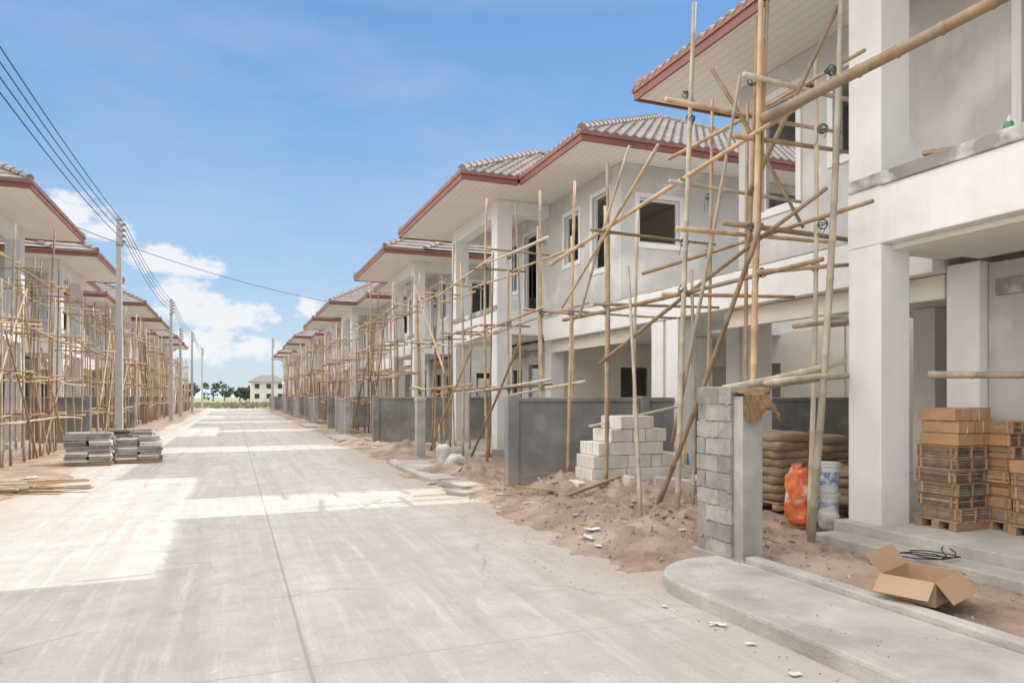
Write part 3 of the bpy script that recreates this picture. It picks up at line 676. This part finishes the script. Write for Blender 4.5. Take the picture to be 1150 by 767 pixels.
mb=MB(); c=Vector((4.66,3.74,.15)); L_,W2,H2=.50,.36,.17; th=.006
Rz=Matrix.Rotation(.35,4,'Z')
def cb(p,size,rot=(0,0,0)):
    q=c+Rz@Vector(p); mb.obox(q,size,(rot[0],rot[1],rot[2]+.35),M_card)
cb((0,0,.004),(L_,W2,th)); cb((-L_/2,0,H2/2),(th,W2,H2)); cb((L_/2,0,H2/2),(th,W2,H2)); cb((0,-W2/2,H2/2),(L_,th,H2)); cb((0,W2/2,H2/2),(L_,th,H2))
f=.17
cb((-L_/2-f*.42,0,H2-f*.30),(f,W2,th),(0,-.65,0)); cb((L_/2+f*.45,0,H2-f*.15),(f,W2,th),(0,.35,0))
cb((0,-W2/2-f*.35,H2-f*.38),(L_,f,th),(.85,0,0)); cb((0,W2/2+f*.3,H2+f*.36),(L_,f,th),(.9,0,0))
mb.obj('cardboard_box')
mb=MB()
pts=[(5.55+.22*math.sin(i*.7)+i*.02,4.55+.16*math.cos(i*.9),.19+.01*math.sin(i)) for i in range(26)]
mb.tube(pts,.006,5,M_wire); mb.obj('cable_coil',smooth=True)
mb=MB(); mb.tube([(6.38,4.25,3.94),(6.38,4.25,4.02)],[.05,.035],10,M_green); mb.tube([(6.38,4.25,4.02),(6.40,4.25,4.08)],[.02,.015],8,M_litter); mb.obj('spray_bottle')
mb=MB(); mb.obox((6.42,4.9,3.975),(.1,.35,.04),(.12,.1,.3),M_wood); mb.obj('timber_offcut')
mb=MB()
for x,y in ((7.45,12.2),(7.45,10.6),(4.9,17.6)): 
    mb.tube([(x,y,0),(x,y,.9)],.02,8,M_yel); mb.tube([(x+.06,y,0),(x+.06,y,.6)],.025,8,M_pipe)
mb.obj('conduit_stubs',smooth=True)

# ---------------------------------------------------------------- utility poles + wires
def upole(x,y,h=7.9):
    b=MB()
    for (za,zb,ra,rb) in [(-.05,h,.125,.075)]:
        vs=[(x-ra,y-ra,za),(x+ra,y-ra,za),(x+ra,y+ra,za),(x-ra,y+ra,za),(x-rb,y-rb,zb),(x+rb,y-rb,zb),(x+rb,y+rb,zb),(x-rb,y+rb,zb)]
        b.add(vs,[(0,3,2,1),(4,5,6,7),(0,1,5,4),(1,2,6,5),(2,3,7,6),(3,0,4,7)],M_polec)
    for k in range(4):
        z=h-.25-k*.2; b.box(x+.08,x+.16,y-.03,y+.03,z-.05,z+.05,M_metal); b.tube([(x+.2,y,z-.05),(x+.2,y,z+.05)],[.04,.04],10,M_polec)
    b.box(x-.1,x+.12,y-.1,y+.1,h-1.0,h-.94,M_metal); b.box(x-.09,x+.09,y-.09,y+.09,h-.12,h-.06,M_metal)
    b.obj('utility_pole',bevel=.008)
PX=-3.75; PY=[2.5,28.4,51,76,100]
for y in PY: upole(PX,y)
upole(3.9,80,7.8); upole(-3.9,62,7.0)
mb=MB()
def wire(a,b_,sag,r=.012):
    a=Vector(a);b_=Vector(b_); pts=[]
    for i in range(21):
        t=i/20; p=a.lerp(b_,t); p.z-=sag*4*t*(1-t); pts.append(p)
    mb.tube(pts,r,5,M_wire)
for i in range(len(PY)-1):
    for k in range(4): wire((PX+.2,PY[i],7.65-k*.2),(PX+.2,PY[i+1],7.65-k*.2),.35+.05*k,.011)
wire((PX,28.4,7.0),(5.6,36.5,6.2),.25,.012); wire((PX,28.4,7.0),(-6,22,7.1),.1,.012)
mb.obj('overhead_wires')

# ---------------------------------------------------------------- far end
mb=MB()
for i in range(6000):
    x=R.uniform(-45,40); y=R.uniform(101,180); h=R.uniform(.1,.45)*(1+.6*noise.noise(Vector((x*.1,y*.1,0)))); a=R.uniform(0,6.28); w=.3
    mb.add([(x-w*math.cos(a),y-w*math.sin(a),-.06),(x+w*math.cos(a),y+w*math.sin(a),-.06),(x+.2*math.sin(a),y+.1,h)],[(0,1,2)],M_grass)
mb.obj('grass_field',recalc=False)
def far_tree(mb,x,y,h):
    mb.tube([(x,y,0),(x+.1,y,h*.35),(x+.2,y+.1,h*.6)],[.22,.15,.07],6,M_trunk)
    for k in range(3):
        a=R.uniform(0,6.28); mb.tube([(x+.1,y,h*.35),(x+math.cos(a)*h*.25,y+math.sin(a)*h*.25,h*.68)],[.1,.03],5,M_trunk)
    cl=[(Vector((R.gauss(0,h*.28),R.gauss(0,h*.28),h*R.uniform(.3,.88))),R.uniform(.15,.26)*h) for _ in range(9)]
    for c_,r_ in cl:
        for i in range(50):
            d=Vector((R.gauss(0,1),R.gauss(0,1),R.gauss(0,1))).normalized()*r_*R.uniform(.6,1.05); p=Vector((x,y,0))+c_+d; s=R.uniform(.2,.42)
            if p.z<0: continue
            u=Vector((R.uniform(-1,1),R.uniform(-1,1),R.uniform(-1,1)))*s; v=Vector((R.uniform(-1,1),R.uniform(-1,1),R.uniform(-1,1)))*s
            mb.add([p-u,p+v,p+u,p-v],[(0,1,2,3)],M_leaf)
mb=MB()
for i in range(80):
    far_tree(mb,R.uniform(-70,60),R.uniform(225,290),R.uniform(3.0,6))
mb.obj('distant_trees',recalc=False)
def small_house(x,y,w,d,h,wallm,roofm):
    p=empty('finished_house')
    b=MB(); b.box(x-w/2,x+w/2,y,y+d,-.05,h,wallm); b.obj('walls',p)
    b=MB(); o=.8; zr=h+1.9
    vs=[(x-w/2-o,y-o,h),(x+w/2+o,y-o,h),(x+w/2+o,y+d+o,h),(x-w/2-o,y+d+o,h),(x-w/5,y+d/2,zr),(x+w/5,y+d/2,zr)]
    b.add(vs,[(0,1,5,4),(1,2,5),(2,3,4,5),(3,0,4),(0,3,2,1)],roofm); b.obj('roof',p)
    b=MB()
    for i in range(3):
        for zz in (1.0,3.7): 
            xx=x-w/2+w*(i+.5)/3; b.box(xx-.6,xx+.6,y-.05,y+.02,zz,zz+1.3,M_glass); b.box(xx-.7,xx+.7,y-.07,y-.01,zz-.1,zz,M_frame)
    b.obj('windows',p)
small_house(9,205,9,9,5.6,M_cream,M_broof); small_house(-24,215,9,9,5.4,M_cream,M_broof); small_house(-36,200,9,9,5.4,M_white,M_broof); small_house(22,230,9,9,5.6,M_white,M_broof)
mb=MB()
mb.box(-40,-8,122,122.1,-.05,1.1,M_cream)
for i in range(11): mb.box(-40+i*3-.1,-40+i*3+.1,121.85,121.99,-.05,1.3,M_conc)
mb.obj('site_fence')
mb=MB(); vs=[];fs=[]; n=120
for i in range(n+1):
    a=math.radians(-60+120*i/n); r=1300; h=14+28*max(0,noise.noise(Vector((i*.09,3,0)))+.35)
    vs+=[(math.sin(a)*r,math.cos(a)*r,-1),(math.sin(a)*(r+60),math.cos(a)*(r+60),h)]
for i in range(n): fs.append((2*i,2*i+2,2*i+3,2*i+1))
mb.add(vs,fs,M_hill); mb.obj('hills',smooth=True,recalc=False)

# ---------------------------------------------------------------- light: sun stands behind the right-hand row
SUNV=Vector((1.015,.05,1.0)).normalized()
el=math.asin(SUNV.z); az=math.atan2(SUNV.x,SUNV.y)
w=bpy.data.worlds.new('World'); scene.world=w; w.use_nodes=True
nt=w.node_tree; N=nt.nodes; L=nt.links; bg=N['Background']; out=N['World Output']
sky=N.new('ShaderNodeTexSky'); sky.sky_type='NISHITA'; sky.sun_disc=False; sky.sun_elevation=el; sky.sun_rotation=az
sky.air_density=1.0; sky.dust_density=.6; sky.ozone_density=1.5
L.new(sky.outputs[0],bg.inputs['Color']); bg.inputs['Strength'].default_value=.12
tc=N.new('ShaderNodeTexCoord')
sxyz=N.new('ShaderNodeSeparateXYZ'); L.new(tc.outputs['Generated'],sxyz.inputs[0])
gr=N.new('ShaderNodeValToRGB'); cr=gr.color_ramp
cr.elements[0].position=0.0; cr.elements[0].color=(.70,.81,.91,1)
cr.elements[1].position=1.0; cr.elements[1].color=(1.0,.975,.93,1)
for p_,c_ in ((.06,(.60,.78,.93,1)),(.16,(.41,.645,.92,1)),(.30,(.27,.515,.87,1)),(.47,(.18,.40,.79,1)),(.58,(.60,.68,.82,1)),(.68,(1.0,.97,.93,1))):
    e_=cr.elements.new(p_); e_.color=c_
L.new(sxyz.outputs['Z'],gr.inputs['Fac'])
gain=N.new('ShaderNodeMapRange'); gain.inputs['From Min'].default_value=.50; gain.inputs['From Max'].default_value=.74; gain.inputs['To Min'].default_value=1.0; gain.inputs['To Max'].default_value=2.7; L.new(sxyz.outputs['Z'],gain.inputs['Value'])  # overhead sky, out of view, brightened as added fill for the shaded street
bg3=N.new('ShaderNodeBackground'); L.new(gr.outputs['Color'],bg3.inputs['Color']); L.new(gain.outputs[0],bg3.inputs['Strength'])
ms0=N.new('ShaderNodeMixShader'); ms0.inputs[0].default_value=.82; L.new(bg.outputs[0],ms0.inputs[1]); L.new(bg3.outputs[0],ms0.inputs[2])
# added fill glow in the western sky, out of view, lifts the shaded facades
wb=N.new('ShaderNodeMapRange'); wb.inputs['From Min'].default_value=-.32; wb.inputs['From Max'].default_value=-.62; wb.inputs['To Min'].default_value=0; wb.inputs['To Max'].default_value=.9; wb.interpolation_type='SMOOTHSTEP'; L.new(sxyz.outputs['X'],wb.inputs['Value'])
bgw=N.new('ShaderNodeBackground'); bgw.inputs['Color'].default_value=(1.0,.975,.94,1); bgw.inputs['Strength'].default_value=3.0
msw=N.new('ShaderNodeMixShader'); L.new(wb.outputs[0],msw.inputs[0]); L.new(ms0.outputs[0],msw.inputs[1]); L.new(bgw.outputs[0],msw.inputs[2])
def dirv(azd,eld):
    a=math.radians(azd); e=math.radians(eld); return (math.sin(a)*math.cos(e),math.cos(a)*math.cos(e),math.sin(e))
blobs=[(-10.2,12.3,3.2,1.8),(-8.2,11.4,2.2,2.0),(-4.6,9.9,3.2,2.3),(-2.6,9.5,2.8,2.4),(-3.3,7.0,2.8,1.3),(-1.4,6.1,3.8,1.6),(.6,6.0,3.0,1.7),(-2.2,3.8,4.2,2.2),(1.5,3.6,3.4,2.2),(5.5,6.8,1.9,1.6),(-6.5,3.0,5.0,2.4)]
last=None
for a_,e_,r_,fl in blobs:
    sb=N.new('ShaderNodeVectorMath'); sb.operation='SUBTRACT'; L.new(tc.outputs['Generated'],sb.inputs[0]); sb.inputs[1].default_value=dirv(a_,e_)
    ml=N.new('ShaderNodeVectorMath'); ml.operation='MULTIPLY'; L.new(sb.outputs[0],ml.inputs[0]); ml.inputs[1].default_value=(1,1,fl)
    ln=N.new('ShaderNodeVectorMath'); ln.operation='LENGTH'; L.new(ml.outputs[0],ln.inputs[0])
    mr=N.new('ShaderNodeMapRange'); mr.inputs['From Min'].default_value=0; mr.inputs['From Max'].default_value=math.radians(r_)*1.25; mr.inputs['To Min'].default_value=1; mr.inputs['To Max'].default_value=0; L.new(ln.outputs['Value'],mr.inputs['Value'])
    if last is None: last=mr.outputs[0]
    else:
        mm=N.new('ShaderNodeMath'); mm.operation='MAXIMUM'; L.new(last,mm.inputs[0]); L.new(mr.outputs[0],mm.inputs[1]); last=mm.outputs[0]
n1=N.new('ShaderNodeTexNoise'); n1.inputs['Scale'].default_value=28; n1.inputs['Detail'].default_value=6; n1.inputs['Roughness'].default_value=.62
mpz=N.new('ShaderNodeMapping'); mpz.inputs['Scale'].default_value=(1,1,1.7); L.new(tc.outputs['Generated'],mpz.inputs['Vector']); L.new(mpz.outputs[0],n1.inputs['Vector'])
ma=N.new('ShaderNodeMath'); ma.operation='MULTIPLY_ADD'; ma.inputs[1].default_value=2.2; ma.inputs[2].default_value=-1.48; L.new(n1.outputs['Fac'],ma.inputs[0])
mb_=N.new('ShaderNodeMath'); mb_.operation='MULTIPLY_ADD'; mb_.inputs[1].default_value=1.25; L.new(last,mb_.inputs[0]); L.new(ma.outputs[0],mb_.inputs[2])
cl=N.new('ShaderNodeMapRange'); cl.inputs['From Min'].default_value=0.0; cl.inputs['From Max'].default_value=.55; cl.inputs['To Max'].default_value=.92; cl.interpolation_type='SMOOTHSTEP'; L.new(mb_.outputs[0],cl.inputs['Value'])
n2=N.new('ShaderNodeTexNoise'); n2.inputs['Scale'].default_value=2.2; n2.inputs['Detail'].default_value=4; n2.inputs['Roughness'].default_value=.6
mp3=N.new('ShaderNodeMapping'); mp3.inputs['Scale'].default_value=(1,1,3); L.new(tc.outputs['Generated'],mp3.inputs['Vector']); L.new(mp3.outputs[0],n2.inputs['Vector'])
vl=N.new('ShaderNodeMapRange'); vl.inputs['From Min'].default_value=.45; vl.inputs['From Max'].default_value=.8; vl.inputs['To Max'].default_value=.22; L.new(n2.outputs['Fac'],vl.inputs['Value'])
mxm=N.new('ShaderNodeMath'); mxm.operation='MAXIMUM'; L.new(cl.outputs[0],mxm.inputs[0]); L.new(vl.outputs[0],mxm.inputs[1])
bg2=N.new('ShaderNodeBackground'); bg2.inputs['Color'].default_value=(.96,.97,1,1); bg2.inputs['Strength'].default_value=.96
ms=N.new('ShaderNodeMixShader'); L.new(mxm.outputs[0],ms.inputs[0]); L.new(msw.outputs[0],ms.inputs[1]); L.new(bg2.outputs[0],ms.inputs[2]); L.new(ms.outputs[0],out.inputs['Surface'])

sd=bpy.data.lights.new('sun','SUN'); sd.energy=3.0; sd.angle=math.radians(.5); sd.color=(1,.955,.88)
so=bpy.data.objects.new('sun',sd); scene.collection.objects.link(so); so.rotation_euler=(-SUNV).to_track_quat('-Z','Y').to_euler(); so.location=(40,10,30)

# ---------------------------------------------------------------- camera
cd=bpy.data.cameras.new('camera'); cam=bpy.data.objects.new('camera',cd); scene.collection.objects.link(cam)
cam.location=(0,0,1.6); cam.rotation_euler=(math.radians(90),0,math.radians(-21.4)); cd.sensor_width=36; cd.lens=25; cd.shift_y=.0535; cd.clip_end=4000; cd.clip_start=.05
scene.camera=cam
scene.view_settings.view_transform='Standard'; scene.view_settings.look='None'; scene.view_settings.exposure=0
